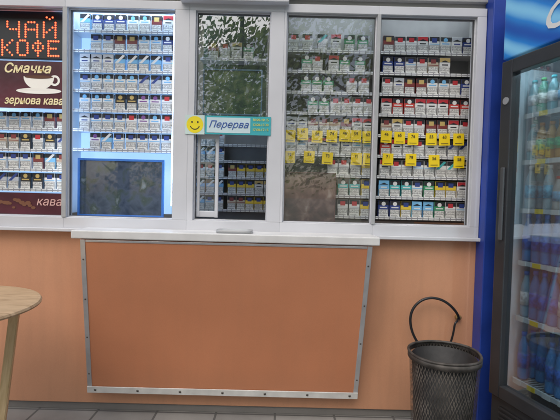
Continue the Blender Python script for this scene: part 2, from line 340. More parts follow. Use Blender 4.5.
# ------------------------------------------------------------------ cigarette packs
PW, PH, PD = 0.0545, 0.087, 0.0225
warn = text_mesh("КУРІННЯ", 0.0125, 0.0); warn2 = text_mesh("ВБИВАЄ", 0.0125, 0.0)
def pack_mesh(nm, body, top, emb, style):
    mb = pmat("pack_" + nm + "_body", body, 0.3, var=0.05, coat=0.3); mtp = pmat("pack_" + nm + "_top", top, 0.3, var=0.05, coat=0.3)
    me_ = pmat("pack_" + nm + "_emblem", emb, 0.35, var=0.04)
    bm = bmesh.new()
    def bx(x0, x1, y0, y1, z0, z1, mi):
        vs = [bm.verts.new((( x0, x1)[i & 1], (y0, y1)[(i >> 1) & 1], (z0, z1)[(i >> 2) & 1])) for i in range(8)]
        for f in ((0, 2, 3, 1), (4, 5, 7, 6), (0, 1, 5, 4), (2, 6, 7, 3), (0, 4, 6, 2), (1, 3, 7, 5)):
            bm.faces.new([vs[i] for i in f]).material_index = mi
    w = PW / 2
    bx(-w, w, 0, PD, 0, 0.062, 0); bx(-w, w, 0.0003, PD, 0.0622, PH, 1 if style != 1 else 0)
    bmesh.ops.bevel(bm, geom=list(bm.edges), offset=0.0012, segments=1, affect='EDGES')
    def q(x0, x1, z0, z1, mi, y=-0.0004):
        vs = [bm.verts.new(p) for p in ((x0, y, z0), (x1, y, z0), (x1, y, z1), (x0, y, z1))]
        bm.faces.new(vs).material_index = mi
    q(-w + 0.001, w - 0.001, 0.002, 0.041, 4); q(-w + 0.0025, w - 0.0025, 0.0035, 0.0395, 3, -0.0006)
    for k in range(2): q(-0.02, 0.018 - 0.006 * k, 0.006 + 0.004 * k, 0.0075 + 0.004 * k, 4, -0.0008)
    if style == 0:
        vs = [bm.verts.new(p) for p in ((-w + .001, -0.0004, PH - 0.002), (-w + .001, -0.0004, 0.062), (0, -0.0004, 0.074), (w - .001, -0.0004, 0.062), (w - .001, -0.0004, PH - 0.002))]
        bm.faces.new(vs).material_index = 1
        q(-0.016, 0.016, 0.047, 0.053, 2)
    elif style == 1:
        q(-0.013, 0.013, 0.056, 0.078, 2); q(-w + .001, w - .001, 0.046, 0.050, 1)
    elif style == 2:
        vs = [bm.verts.new(p) for p in ((-w + .001, -0.0004, 0.043), (-w + .018, -0.0004, 0.043), (w - .001, -0.0004, 0.08), (w - .013, -0.0004, PH - .002))]
        bm.faces.new(vs).material_index = 2
    else:
        vs = [bm.verts.new((0.011 * math.cos(t * math.pi / 8), -0.0004, 0.07 + 0.011 * math.sin(t * math.pi / 8))) for t in range(16)]
        bm.faces.new(vs).material_index = 2
        q(-0.019, 0.019, 0.048, 0.054, 2)
    me = bpy.data.meshes.new("cigarette_pack_" + nm)
    for t, zz in ((warn, 0.032), (warn2, 0.021)):
        tmp = t.copy(); tmp.transform(Matrix.Translation((0, -0.0009, zz)))
        k0 = len(bm.faces); bm.from_mesh(tmp); bm.faces.ensure_lookup_table()
        for fc in bm.faces[k0:]: fc.material_index = 4
        bpy.data.meshes.remove(tmp)
    bm.to_mesh(me); bm.free()
    for m in (mb, mtp, me_, PAPER, INK): me.materials.append(m)
    return me
W_ = (0.80, 0.80, 0.79); R_ = (0.52, 0.04, 0.05); N_ = (0.04, 0.07, 0.27); G_ = (0.05, 0.3, 0.14); K_ = (0.03, 0.03, 0.035)
Au = (0.6, 0.44, 0.16); Sb = (0.2, 0.5, 0.8); Si = (0.52, 0.55, 0.6); Pu = (0.24, 0.1, 0.34); Mr = (0.24, 0.05, 0.05); Be = (0.62, 0.54, 0.42); Ye = (0.85, 0.62, 0.06); Tq = (0.08, 0.48, 0.5)
DES = {}
for nm, b, t, e, s, lab in [
    ("red", W_, R_, K_, 0, "red and white"), ("gold", W_, Au, K_, 0, "gold and white"), ("navy", N_, N_, W_, 3, "navy blue"),
    ("blue", W_, Sb, N_, 1, "white and blue"), ("silver", Si, W_, N_, 2, "silver grey"), ("black", K_, K_, Au, 3, "black"),
    ("green", G_, W_, W_, 3, "green and white"), ("maroon", Mr, Mr, Au, 1, "dark maroon"), ("lightblue", Sb, W_, W_, 2, "light blue"),
    ("beige", Be, Mr, Mr, 1, "beige and brown"), ("purple", W_, Pu, Pu, 3, "white and purple"), ("yellow", Ye, Ye, N_, 1, "yellow"),
    ("scarlet", (0.6, 0.06, 0.05), (0.6, 0.06, 0.05), W_, 3, "bright red"), ("mint", W_, Tq, Tq, 2, "white and turquoise"), ("plain", W_, Si, R_, 1, "white"),
    ("cyan", Tq, Tq, W_, 3, "cyan"), ("sky", Sb, Sb, W_, 0, "sky blue"),
    ("pale", W_, W_, Sb, 3, "white and pale blue"), ("greytop", W_, Si, N_, 0, "white and grey")]:
    DES[nm] = (pack_mesh(nm, b, t, e, s), lab)
def pack(nm, x, y, z, where):
    o = bpy.data.objects.new("cigarette_pack", DES[nm][0])
    o.location = (x + random.uniform(-.0015, .0015), y + random.uniform(0, .007), z); o.rotation_euler = (0, 0, random.gauss(0, 0.03)); link(o)
    o["label"] = DES[nm][1] + " cigarette pack " + where; o["category"] = "cigarette pack"; o["group"] = "cigarette packs on the kiosk shelves"
def seqs(names, n):
    out = []
    while len(out) < n:
        k = random.choice(names); out += [k] * random.choice((1, 1, 2, 2, 3))
    return out[:n]
def row(x0, x1, y, z, names, where, skip=(), fixed=None):
    n = int((x1 - x0) / 0.0562); gap = (x1 - x0) / n
    for i, nm in enumerate(fixed[:n] if fixed else seqs(names, n)):
        if i in skip: continue
        pack(nm, x0 + gap * (i + .5), y, z, where)

def rack(name, label, x0, x1, zs, y, backmat, shelfmat, depth=0.10, zlo=None, zhi=None, rail=True):
    zlo = zlo if zlo is not None else zs[0] - 0.02; zhi = zhi if zhi is not None else zs[-1] + 0.1
    r = empty(name, ((x0 + x1) / 2, y + depth / 2, zlo), label, "display rack")
    boxes("back_panel", [(x0, x1, y + depth, y + depth + 0.006, zlo, zhi)], backmat, r)
    boxes("side_panel", [(x0 - 0.008, x0 - 0.0005, y - 0.004, y + depth + 0.006, zlo, zhi)], shelfmat, r)
    boxes("side_panel", [(x1 + 0.0005, x1 + 0.008, y - 0.004, y + depth + 0.006, zlo, zhi)], shelfmat, r)
    for z in zs:
        s = boxes("shelf", [(x0, x1, y - 0.004, y + depth - 0.001, z - 0.0055, z - 0.0005)], shelfmat, r)
        if rail: boxes("price_rail", [(x0 + 0.002, x1 - 0.002, y - 0.0075, y - 0.0055, z - 0.011, z + 0.004)], RAILM, s)
    return r
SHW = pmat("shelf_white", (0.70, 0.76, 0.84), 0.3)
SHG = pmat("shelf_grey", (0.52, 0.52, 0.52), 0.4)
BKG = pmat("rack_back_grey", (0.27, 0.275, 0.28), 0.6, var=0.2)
BKW = pmat("rack_back_glow", (0.6, 0.74, 0.92), 0.5, emit=(0.38, 0.64, 1.0), estr=0.8)  # panel emits on its own to raise the glow of the display
YR = 0.115
zl = [1.335 + 0.102 * k for k in range(7)]
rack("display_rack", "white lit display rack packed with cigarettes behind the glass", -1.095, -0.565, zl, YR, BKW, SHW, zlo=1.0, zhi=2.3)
nl = ["red", "blue", "silver", "navy", "plain", "purple", "lightblue", "pale", "pale", "plain", "greytop", "maroon", "black"]
for k, z in enumerate(zl): row(-1.065 if k not in (0, 5) else -1.01, -0.572, YR, z, nl, "on the lit white rack")
zf = [1.118, 1.222, 1.325, 1.435]
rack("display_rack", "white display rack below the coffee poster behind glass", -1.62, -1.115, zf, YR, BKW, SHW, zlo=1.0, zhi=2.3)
for z in zf: row(-1.5, -1.12, YR, z, nl + ["beige"], "on the rack below the poster")
zr = [1.017 + 0.107 * k for k in range(9)]
rack("display_rack", "grey display rack full of cigarettes behind the end window", 0.500, 1.0, zr, YR, BKG, SHG, zlo=0.99, zhi=2.3)
nr = ["red", "gold", "plain", "maroon", "silver", "scarlet", "plain", "blue", "beige", "navy", "mint", "plain", "greytop", "pale"]
nlow = ["blue", "green", "gold", "mint", "lightblue", "plain", "navy", "yellow", "red", "purple"]
FIX = {0: ["navy", "navy", "yellow", "sky", "sky", "green", "plain", "blue"], 1: ["sky", "cyan", "cyan", "blue", "green", "yellow", "yellow", "red"],
       2: ["red", "plain", "plain", "blue", "blue", "mint", "mint", "gold"], 3: ["scarlet", "red", "red", "plain", "gold", "gold", "silver", "silver"],
       4: ["beige", "gold", "plain", "plain", "maroon", "maroon", "red", "plain"], 5: ["red", "scarlet", "scarlet", "red", "red", "red", "scarlet", "scarlet"],
       6: ["plain", "greytop", "maroon", "maroon", "pale", "pale", "plain", "navy"], 7: ["navy", "navy", "blue", "plain", "beige", "gold", "gold", "gold"],
       8: ["maroon", "plain", "plain", "red", "blue", "pale", "greytop", "navy"]}
for k, z in enumerate(zr): row(0.515, 0.985, YR, z, nr, "on the grey rack", skip=((6, 7) if k == 7 else ()), fixed=FIX[k])
rack("display_rack", "grey display rack with sparse upper rows of packs", 0.012, 0.482, zr, YR, BKG, SHG, zlo=0.99, zhi=2.3)
for k, z in enumerate(zr):
    if k <= 2: row(0.300 if k < 2 else 0.24, 0.48, YR, z, ["sky", "green", "yellow", "navy", "cyan", "plain"], "beside the dark poster")
    elif k <= 4: row(0.02, 0.48, YR, z, nr, "on the half filled rack")
    elif k == 5: row(0.13, 0.48, YR, z, ["green", "plain", "mint", "green"], "on the half filled rack")
    else:
        xs = {6: (0.12, 0.178, 0.236, 0.36, 0.42), 7: (0.12, 0.178, 0.26, 0.318, 0.40), 8: (0.05, 0.12, 0.2, 0.27, 0.34, 0.41)}[k]
        for x, nm in zip(xs, seqs(["green", "plain", "mint", "pale", "red", "green"], 6)): pack(nm, x, YR, z, "spaced out on the upper shelf")
zi = [0.915 + 0.103 * k for k in range(6)]
rack("display_rack", "white shelving inside the kiosk behind the service opening", -0.62, 0.06, zi, 0.6, BKG, SHG, zlo=0.06, zhi=1.55)
for k, z in enumerate(zi):
    if k: row(-0.60, -0.36, 0.6, z, ["blue", "lightblue", "purple", "plain"], "on the inner shelving")
    if 0 < k < 4: row(-0.34, -0.05, 0.6, z, ["yellow", "gold", "beige", "yellow", "maroon"], "on the inner shelving")
hs = empty("hanging_shelf", (-0.29, 0.12, 1.8), "small wall shelf holding a few packs behind glass", "shelf")
boxes("board", [(-0.43, -0.09, 0.105, 0.19, 1.812, 1.819)], SHG, hs); boxes("back_board", [(-0.43, -0.09, 0.192, 0.2, 1.5, 2.3)], pmat("dark_green_board", (0.10, 0.15, 0.11), 0.5, var=0.4), hs)
boxes("price_rail", [(-0.43, -0.09, 0.1, 0.103, 1.806, 1.82)], RAILM, hs)
for i, nm in enumerate(["maroon", "plain", "gold", "green"]): pack(nm, -0.365 + i * 0.06, 0.115, 1.82, "on a small hanging shelf")
YC = pmat("yellow_card", (0.97, 0.70, 0.01), 0.5, var=0.05)
def ycard(x, z):
    e = empty("price_card", (x, 0.1, z), "bright yellow price card hung on a shelf edge", "price card", group="yellow price cards on shelf edges")
    t = random.uniform(-0.05, 0.05)
    boxes("card", [(x - 0.028, x + 0.028, 0.1, 0.1015, z, z + 0.062)], YC, e)
    text_obj("price_print", "%d" % random.randint(46, 79), 0.022, INK, (x, 0.0985, z + 0.043), e)
    boxes("print_line", [(x - 0.019, x + 0.019, 0.0985, 0.0995, z + 0.009, z + 0.011)], INK, e)
    e.rotation_euler = (0, t, 0)
for x in (0.045, 0.107, 0.185, 0.255, 0.325, 0.387, 0.452, 0.545, 0.61, 0.685, 0.78, 0.845, 0.92): ycard(x + random.uniform(-.004, .004), 1.402 + random.uniform(-.006, .006))
for x in (0.045, 0.15, 0.24, 0.385, 0.452, 0.56, 0.68, 0.80, 0.92): ycard(x + random.uniform(-.006, .006), 1.287 + random.uniform(-.006, .006))

# ------------------------------------------------------------------ LED strips
LED = pmat("led_strip_light", (0.9, 0.95, 1), 0.5, emit=(0.40, 0.64, 1.0), estr=24.0)
LEDW = pmat("led_strip_white", (0.9, 0.95, 1), 0.5, emit=(0.78, 0.90, 1.0), estr=27.0)
LEDR = pmat("led_strip_soft", (0.95, 0.95, 0.95), 0.5, emit=(0.82, 0.92, 1.0), estr=18.0)
for x, z0, z1, m_ in ((-0.56, 1.05, 2.15, LED), (-1.095, 1.3, 2.15, LED), (-1.122, 1.1, 1.5, LEDW)):
    e = empty("led_light_strip", (x, 0.08, z0), "glowing blue-white light strip beside the display rack", "light strip", group="light strips in the display")
    boxes("holder", [(x - 0.007, x + 0.007, 0.083, 0.09, z0, z1)], ALU, e)
    boxes("diffuser", [(x - 0.005, x + 0.005, 0.076, 0.0825, z0, z1)], m_, e)
for x0, x1, m_ in ((-1.08, -0.58, LEDW), (0.03, 0.97, LEDR)):
    e = empty("led_light_strip", ((x0 + x1) / 2, 0.06, 2.12), "horizontal glowing light strip above the display rack", "light strip", group="light strips in the display")
    boxes("holder", [(x0, x1, 0.05, 0.07, 2.125, 2.14)], ALU, e)
    boxes("diffuser", [(x0, x1, 0.052, 0.068, 2.112, 2.1245)], m_, e)

# ------------------------------------------------------------------ LED sign
GL = {"Ч": ["10001", "10001", "10001", "01111", "00001", "00001", "00001"], "А": ["01110", "10001", "10001", "11111", "10001", "10001", "10001"],
      "Й": ["10001", "10001", "10011", "10101", "11001", "10001", "10001"], "К": ["10001", "10010", "10100", "11000", "10100", "10010", "10001"],
      "О": ["01110", "10001", "10001", "10001", "10001", "10001", "01110"], "Ф": ["00100", "01110", "10101", "10101", "01110", "00100", "00100"],
      "Е": ["11111", "10000", "10000", "11110", "10000", "10000", "11111"]}
sign = empty("led_sign", (-1.3, 0.045, 1.78), "black illuminated sign with orange-red dot letters reading ЧАЙ КОФЕ", "sign")
boxes("casing", [(-1.47, -1.115, 0.05, 0.075, 1.775, 2.025)], BLACK, sign, 0.004)
LR = pmat("led_red", (0.8, 0.08, 0.03), 0.4, emit=(1.0, 0.085, 0.03), estr=5.0)
def dots(name, pts, r, mat):
    v = []; f = []; c = Vector(pts[0])
    for p in pts:
        b0 = len(v); 
        for (rr, yy) in ((r, 0.0), (r * 0.8, -0.002), (r * 0.3, -0.0032)):
            for i in range(8):
                a_ = math.pi * i / 4; v.append((p[0] - c.x + rr * math.cos(a_), yy, p[2] - c.z + rr * math.sin(a_)))
        for k in range(2):
            for i in range(8):
                j = (i + 1) % 8; f.append((b0 + k * 8 + i, b0 + k * 8 + j, b0 + k * 8 + 8 + j, b0 + k * 8 + 8 + i))
        f.append(tuple(b0 + 16 + i for i in range(8)))
    return meshobj(name, v, f, mat, sign, (c.x, 0.0497, c.z))
def word(s, xl, zt, sx, sz):
    x = xl
    for ch in s:
        P = []
        for r_, line in enumerate(GL[ch]):
            for c_, b_ in enumerate(line):
                if b_ == "1": P.append((x + c_ * sx, 0, zt - r_ * sz))
        if ch == "Й": P += [(x + 1 * sx, 0, zt + 2.1 * sz), (x + 2 * sx, 0, zt + 1.4 * sz), (x + 3 * sx, 0, zt + 2.1 * sz)]
        dots("lit_letter", P, 0.0047, LR)
        x += 6.2 * sx
word("ЧАЙ", -1.395, 1.958, 0.0148, 0.0122)
word("КОФЕ", -1.42, 1.866, 0.0125, 0.0122)

# ------------------------------------------------------------------ coffee poster
po = empty("coffee_poster", (-1.31, 0.05, 1.54), "dark maroon coffee poster with a white cup and cream lettering", "poster")
boxes("sheet", [(-1.52, -1.100, 0.06, 0.063, 1.53, 1.768)], pmat("poster_maroon", (0.10, 0.022, 0.035), 0.3, var=0.6, scale=4, coat=0.3), po)
CRM = pmat("print_cream_glow", (0.9, 0.78, 0.45), 0.5, emit=(0.9, 0.75, 0.4), estr=0.08)  # lettering given a faint glow of its own to brighten it
CUPW = pmat("print_white_glow", (0.88, 0.85, 0.78), 0.5, emit=(0.9, 0.85, 0.75), estr=0.1)  # cup print also glows slightly, lifting it out of the dim window
text_obj("lettering", "Смачна", 0.064, CRM, (-1.30, 0.0585, 1.728), po, shear=0.25, offset=0.0014)
text_obj("lettering", "зернова кава", 0.054, CRM, (-1.266, 0.0585, 1.567), po, shear=0.2, offset=0.0010, sx=0.86)
cup = []
for i in range(17):
    a_ = math.pi + math.pi * i / 16; cup.append((0.078 * math.cos(a_), 0, 0.066 * abs(math.sin(a_)) * -1))
meshobj("cup_print", cup, [tuple(range(17))], CUPW, po, (-1.24, 0.0588, 1.69))
disc("cup_print_handle", 0.027, CUPW, (-1.16, 0.0586, 1.672), po, ri=0.016)
disc("cup_print_saucer", 0.115, CUPW, (-1.24, 0.0582, 1.618), po, n=40).scale = (1, 1, 0.13)
disc("cup_print_coffee", 0.072, pmat("coffee_print", (0.12, 0.04, 0.015), 0.5), (-1.24, 0.0580, 1.688), po, n=40).scale = (1, 1, 0.12)
po2 = empty("coffee_poster", (-1.31, 0.05, 1.0), "dark red strip poster with pale lettering at the window bottom", "poster")
boxes("sheet", [(-1.52, -1.095, 0.06, 0.063, 0.975, 1.10)], MATS["poster_maroon"], po2)
text_obj("lettering", "кава", 0.06, pmat("print_rose", (0.75, 0.45, 0.4), 0.5), (-1.185, 0.0585, 1.055), po2, shear=0.2)
for i in range(14):
    disc("bean_print", random.uniform(0.006, 0.011), pmat("bean_print_brown", (0.2, 0.08, 0.04), 0.5), (-1.46 + i * 0.015 + random.uniform(-.005, .005), 0.0588 - i * 0.00008, 1.04 + random.uniform(-.025, .025)), po2, n=14, sx=1.5)

# ------------------------------------------------------------------ framed pictures
def framed(name, lab, cat, x0, x1, z0, z1, y, fmat, pm, fw=0.012):
    e = empty(name, ((x0 + x1) / 2, y, z0), lab, cat)
    boxes("frame", [(x0, x1, y - 0.006, y + 0.004, z1 - fw, z1), (x0, x1, y - 0.006, y + 0.004, z0, z0 + fw), (x0, x0 + fw, y - 0.006, y + 0.004, z0 + fw, z1 - fw), (x1 - fw, x1, y - 0.006, y + 0.004, z0 + fw, z1 - fw)], fmat, e, 0.001)
    boxes("picture", [(x0 + fw, x1 - fw, y, y + 0.003, z0 + fw, z1 - fw)], pm, e)
    return e
def scen_mat(name, stops, scale, rough=0.3, coat=0.3):
    m = bpy.data.materials.new(name); m.use_nodes = True; nt = m.node_tree; b = nt.nodes["Principled BSDF"]
    tc = nt.nodes.new("ShaderNodeTexCoord"); n = nt.nodes.new("ShaderNodeTexNoise"); n.inputs["Scale"].default_value = scale; n.inputs["Detail"].default_value = 8; n.inputs["Distortion"].default_value = 0.4
    nt.links.new(tc.outputs["Object"], n.inputs["Vector"])
    r = nt.nodes.new("ShaderNodeValToRGB")
    while len(r.color_ramp.elements) < len(stops): r.color_ramp.elements.new(0.5)
    for el, (p, c) in zip(r.color_ramp.elements, stops): el.position = p; el.color = tuple(c) + (1,)
    nt.links.new(n.outputs["Fac"], r.inputs["Fac"]); nt.links.new(r.outputs["Color"], b.inputs["Base Color"])
    b.inputs["Roughness"].default_value = rough; b.inputs["Coat Weight"].default_value = coat; b.inputs["Coat Roughness"].default_value = 0.02; b.inputs["Coat IOR"].default_value = 1.7
    return m
framed("framed_picture", "glossy dark blue picture in a bright blue frame on the sill", "picture", -1.045, -0.60, 0.985, 1.285, 0.075, pmat("blue_frame", (0.06, 0.22, 0.7), 0.3),
       scen_mat("picture_dark_blue", [(0.3, (0.03, 0.05, 0.09)), (0.5, (0.08, 0.11, 0.17)), (0.62, (0.06, 0.09, 0.09)), (0.75, (0.24, 0.30, 0.36))], 14, 0.08, 1.0))
framed("framed_picture", "muted green landscape picture in a thin blue frame behind glass", "picture", -0.405, -0.105, 1.52, 1.75, 0.06, pmat("blue_frame2", (0.10, 0.2, 0.32), 0.3),
       scen_mat("picture_landscape", [(0.32, (0.02, 0.05, 0.035)), (0.48, (0.05, 0.10, 0.06)), (0.6, (0.13, 0.17, 0.09)), (0.72, (0.28, 0.34, 0.33))], 22, 0.15, 1.0), 0.006)
framed("framed_picture", "dark maroon poster leaning beside the cigarette packs", "picture", 0.02, 0.285, 0.985, 1.24, 0.08, pmat("maroon_frame", (0.16, 0.08, 0.08), 0.3),
       scen_mat("picture_maroon", [(0.3, (0.04, 0.025, 0.03)), (0.5, (0.11, 0.06, 0.065)), (0.62, (0.20, 0.13, 0.12)), (0.75, (0.36, 0.3, 0.28))], 16, 0.1, 1.0), 0.004)

# ------------------------------------------------------------------ notice card + smiley
nc = empty("notice_card", (-0.23, -0.03, 1.41), "teal and white handwritten notice card on the window", "notice")
boxes("card", [(-0.375, -0.055, -0.0360, -0.0335, 1.408, 1.498)], pmat("teal_card", (0.05, 0.42, 0.48), 0.4), nc)
boxes("paper", [(-0.367, -0.155, -0.0375, -0.0361, 1.416, 1.490)], pmat("notice_paper", (0.6, 0.75, 0.8), 0.6), nc)
text_obj("handwriting", "Перерва", 0.046, pmat("blue_pen", (0.03, 0.1, 0.4), 0.5), (-0.262, -0.0385, 1.455), nc, shear=0.35)
YM = pmat("yellow_print", (0.85, 0.75, 0.1), 0.5)
for zz, tt in ((1.482, "10:00-10:15"), (1.458, "13:00-13:30"), (1.434, "17:00-17:15")): text_obj("small_print", tt, 0.0165, YM, (-0.105, -0.0372, zz), nc)
sm = empty("smiley_sticker", (-0.425, -0.034, 1.41), "round yellow smiling face sticker on white paper", "sticker")
boxes("backing", [(-0.472, -0.378, -0.0360, -0.0335, 1.406, 1.499)], pmat("mint_paper", (0.6, 0.75, 0.72), 0.5), sm)
disc("face", 0.041, pmat("smiley_yellow", (0.9, 0.75, 0.02), 0.4), (-0.425, -0.0365, 1.453), sm)
for s in (-1, 1): disc("eye", 0.005, INK, (-0.425 + s * 0.014, -0.0372, 1.465), sm, sx=0.8)
disc("mouth", 0.025, INK, (-0.425, -0.0372, 1.453), sm, a0=200, a1=340, ri=0.021)

# ------------------------------------------------------------------ drinks fridge
ang = math.radians(-74.9)
FX, FY = 1.015, -0.205
fr = empty("drinks_fridge", (FX, FY, 0.004), "tall black glass-door drinks fridge with a blue illuminated header", "fridge", rot=ang)
FW, FD, FHt = 0.66, 0.60, 2.03
LIN = pmat("fridge_liner", (0.55, 0.62, 0.66), 0.4)
FB = pmat("fridge_charcoal", (0.035, 0.037, 0.042), 0.35, var=0.15)
boxes("cabinet", [(0, 0.03, 0.0, FD, 0.02, FHt), (FW - 0.03, FW, 0.0, FD, 0.02, FHt), (0.03, FW - 0.03, FD - 0.03, FD, 0.02, FHt), (0.03, FW - 0.03, 0.0, FD - 0.03, FHt - 0.03, FHt),
                  (0.03, FW - 0.03, 0.0, FD - 0.03, 1.70, 1.73), (0.03, FW - 0.03, 0.0, FD - 0.03, 0.22, 0.25)], FB, fr, 0.003, local=True)
boxes("inner_liner", [(0.031, 0.036, 0.01, FD - 0.032, 0.252, 1.698), (FW - 0.036, FW - 0.031, 0.01, FD - 0.032, 0.252, 1.698), (0.037, FW - 0.037, FD - 0.038, FD - 0.032, 0.252, 1.698)], LIN, fr, local=True)
boxes("base_grille", [(0.0, FW, -0.03, -0.002, 0.02, 0.235)] + [(0.05, FW - 0.05, -0.036, -0.031, 0.06 + 0.022 * i, 0.07 + 0.022 * i) for i in range(7)], FB, fr, 0.002, local=True)
def header_mat():
    m = bpy.data.materials.new("header_print"); m.use_nodes = True; nt = m.node_tree; b = nt.nodes["Principled BSDF"]
    tc = nt.nodes.new("ShaderNodeTexCoord"); mp = nt.nodes.new("ShaderNodeMapping"); mp.inputs["Rotation"].default_value = (0, math.radians(-28), 0)
    wv = nt.nodes.new("ShaderNodeTexWave"); wv.bands_direction = 'Z'; wv.inputs["Scale"].default_value = 2.2; wv.inputs["Distortion"].default_value = 2.2; wv.inputs["Detail"].default_value = 2; wv.inputs["Detail Scale"].default_value = 1.0
    nt.links.new(tc.outputs["Object"], mp.inputs[0]); nt.links.new(mp.outputs[0], wv.inputs["Vector"])
    r = nt.nodes.new("ShaderNodeValToRGB"); r.color_ramp.elements.new(0.5)
    for el, (p, c) in zip(r.color_ramp.elements, [(0.0, (0.01, 0.08, 0.38)), (0.55, (0.02, 0.2, 0.58)), (1.0, (0.2, 0.5, 0.75))]): el.position = p; el.color = c + (1,)
    nt.links.new(wv.outputs["Fac"], r.inputs[0]); nt.links.new(r.outputs[0], b.inputs["Base Color"]); nt.links.new(r.outputs[0], b.inputs["Emission Color"]); b.inputs["Emission Strength"].default_value = 0.2
    b.inputs["Roughness"].default_value = 0.25
    return m
boxes("header", [(0.0, FW, -0.045, -0.002, 1.735, FHt)], header_mat(), fr, 0.006, local=True)
text_obj("header_lettering", "Cool", 0.15, PAPER, (0.355, -0.0485, 1.830), fr, shear=0.35, local=True, offset=0.002)
dr = boxes("door", [(0.002, 0.062, -0.05, -0.003, 0.245, 1.725), (FW - 0.06, FW - 0.002, -0.05, -0.003, 0.245, 1.725), (0.062, FW - 0.06, -0.05, -0.003, 1.665, 1.725), (0.062, FW - 0.06, -0.05, -0.003, 0.245, 0.30)], FB, fr, 0.004, local=True)
def child_local(o, par, world_in_fr):
    o.parent = par; o.location = Vector(world_in_fr) - Vector(par.location)
FG = glass_mat("fridge_glass", (0.84, 0.91, 0.94), 0.26, 0.012)
gp = boxes("door_glass", [(-0.269, 0.269, -0.001, 0.001, -0.6825, 0.6825)], FG); child_local(gp, dr, (0.331, -0.026, 0.9825))
hb = boxes("door_handle", [(-0.010, 0.010, -0.022, -0.012, -0.16, 0.16), (-0.008, 0.008, -0.012, 0.0, 0.13, 0.155), (-0.008, 0.008, -0.012, 0.0, -0.155, -0.13)], pmat("handle_grey", (0.1, 0.105, 0.115), 0.35, metal=0.3), None, 0.004); child_local(hb, dr, (0.04, -0.0505, 1.1))
lk = meshobj("lock", *lathe([(0.016, 0.0), (0.016, 0.004), (0.006, 0.005), (0.0, 0.005)], 16)[:2], ALU); lk.rotation_euler = (math.radians(90), 0, 0); child_local(lk, dr, (0.035, -0.0505, 1.55))
FLED = pmat("fridge_led", (1, 1, 1), 0.5, emit=(0.75, 0.92, 1.0), estr=20.0)
boxes("interior_light", [(0.08, 0.6, 0.006, 0.02, 1.675, 1.697)], FLED, fr, local=True)
boxes("interior_light", [(FW - 0.048, FW - 0.038, 0.004, 0.018, 0.27, 1.66)], FLED, fr, local=True)
SHZ = [0.325, 0.605, 0.85, 1.08, 1.29, 1.49]
WIRE = pmat("shelf_wire_white", (0.65, 0.68, 0.7), 0.35)
for z in SHZ:
    L = [(0.05, FW - 0.05, 0.03, 0.038, z - 0.016, z + 0.003), (0.05, FW - 0.05, 0.52, 0.53, z - 0.012, z)]
    L += [(0.052 + 0.0195 * i, 0.056 + 0.0195 * i, 0.0385, 0.5195, z - 0.004, z) for i in range(29)]
    boxes("wire_shelf", L, WIRE, fr, local=True)
    boxes("price_labels", [(0.06 + 0.075 * i, 0.10 + 0.075 * i, 0.0265, 0.0285, z - 0.017, z + 0.003, i % 3 == 1) for i in range(7)], [PAPER, YC], fr, local=True)
M3 = Matrix.Translation((FX, FY, 0.004)) @ Matrix.Rotation(ang, 4, 'Z')
CAPS = {"blue": (0.02, 0.16, 0.6), "white": (0.8, 0.8, 0.8), "green": (0.03, 0.35, 0.1), "teal": (0.02, 0.4, 0.45), "orange": (0.8, 0.3, 0.03), "red": (0.55, 0.03, 0.03)}
def liquid(nm, c):
    m = pmat("liquid_" + nm, c, 0.1, var=0.2, coat=0.6, scale=14); b = m.node_tree.nodes["Principled BSDF"]
    b.inputs["Transmission Weight"].default_value = 0.4; b.inputs["IOR"].default_value = 1.2; return m
def bottle_mesh(nm, h, r, liq, lab, cap):
    p = [(0.0, 0.002), (r * .85, 0.0), (r, 0.008), (r * .96, h * .1), (r, h * .22), (r * .97, h * .26), (r * 1.02, h * .262), (r * 1.02, h * .55), (r * .97, h * .552), (r, h * .6), (r * .85, h * .72), (r * .5, h * .84), (r * .38, h * .9), (r * .38, h * .92), (r * .47, h * .921), (r * .47, h * .995), (r * .4, h), (0, h)]
    mi = [0] * 6 + [1] + [0] * 6 + [2] * 4
    v, f, ix = lathe(p, 20, mi); me = bpy.data.meshes.new("bottle_" + nm); me.from_pydata(v, [], f)
    for m in (liquid(*liq), pmat("label_" + nm, lab, 0.4, var=0.6, scale=60), pmat("cap_" + nm, cap, 0.4)): me.materials.append(m)
    for q, i in zip(me.polygons, ix): q.material_index = i; q.use_smooth = True
    return me
BT = {"blue_water": (bottle_mesh("blue_water", 0.21, 0.0225, ("blue", (0.08, 0.36, 0.8)), (0.02, 0.12, 0.5), CAPS["blue"]), "deep blue water bottle"),
      "clear_water": (bottle_mesh("clear_water", 0.2, 0.0225, ("clear", (0.6, 0.78, 0.86)), (0.12, 0.45, 0.75), CAPS["white"]), "clear water bottle"),
      "pale_water": (bottle_mesh("pale_water", 0.2, 0.0225, ("pale", (0.4, 0.65, 0.82)), (0.7, 0.75, 0.8), CAPS["blue"]), "pale blue water bottle"),
      "green_water": (bottle_mesh("green_water", 0.18, 0.0225, ("green", (0.2, 0.55, 0.4)), (0.7, 0.8, 0.6), CAPS["green"]), "green mineral water bottle"),
      "teal_drink": (bottle_mesh("teal_drink", 0.16, 0.0225, ("teal", (0.3, 0.62, 0.68)), (0.75, 0.82, 0.82), CAPS["teal"]), "turquoise drink bottle"),
      "yoghurt": (bottle_mesh("yoghurt", 0.14, 0.022, ("milk", (0.7, 0.72, 0.71)), (0.15, 0.4, 0.6), CAPS["red"]), "white yoghurt drink bottle"),
      "juice": (bottle_mesh("juice", 0.16, 0.0225, ("orange", (0.75, 0.4, 0.08)), (0.1, 0.4, 0.15), CAPS["orange"]), "orange juice bottle")}
SETS = [["blue_water", "blue_water", "blue_water", "pale_water"], ["blue_water", "clear_water", "blue_water", "pale_water"], ["clear_water", "pale_water", "yoghurt", "blue_water"], ["yoghurt", "clear_water", "teal_drink", "juice"], ["green_water", "yoghurt", "teal_drink", "green_water", "juice"], ["teal_drink", "yoghurt", "green_water"]]
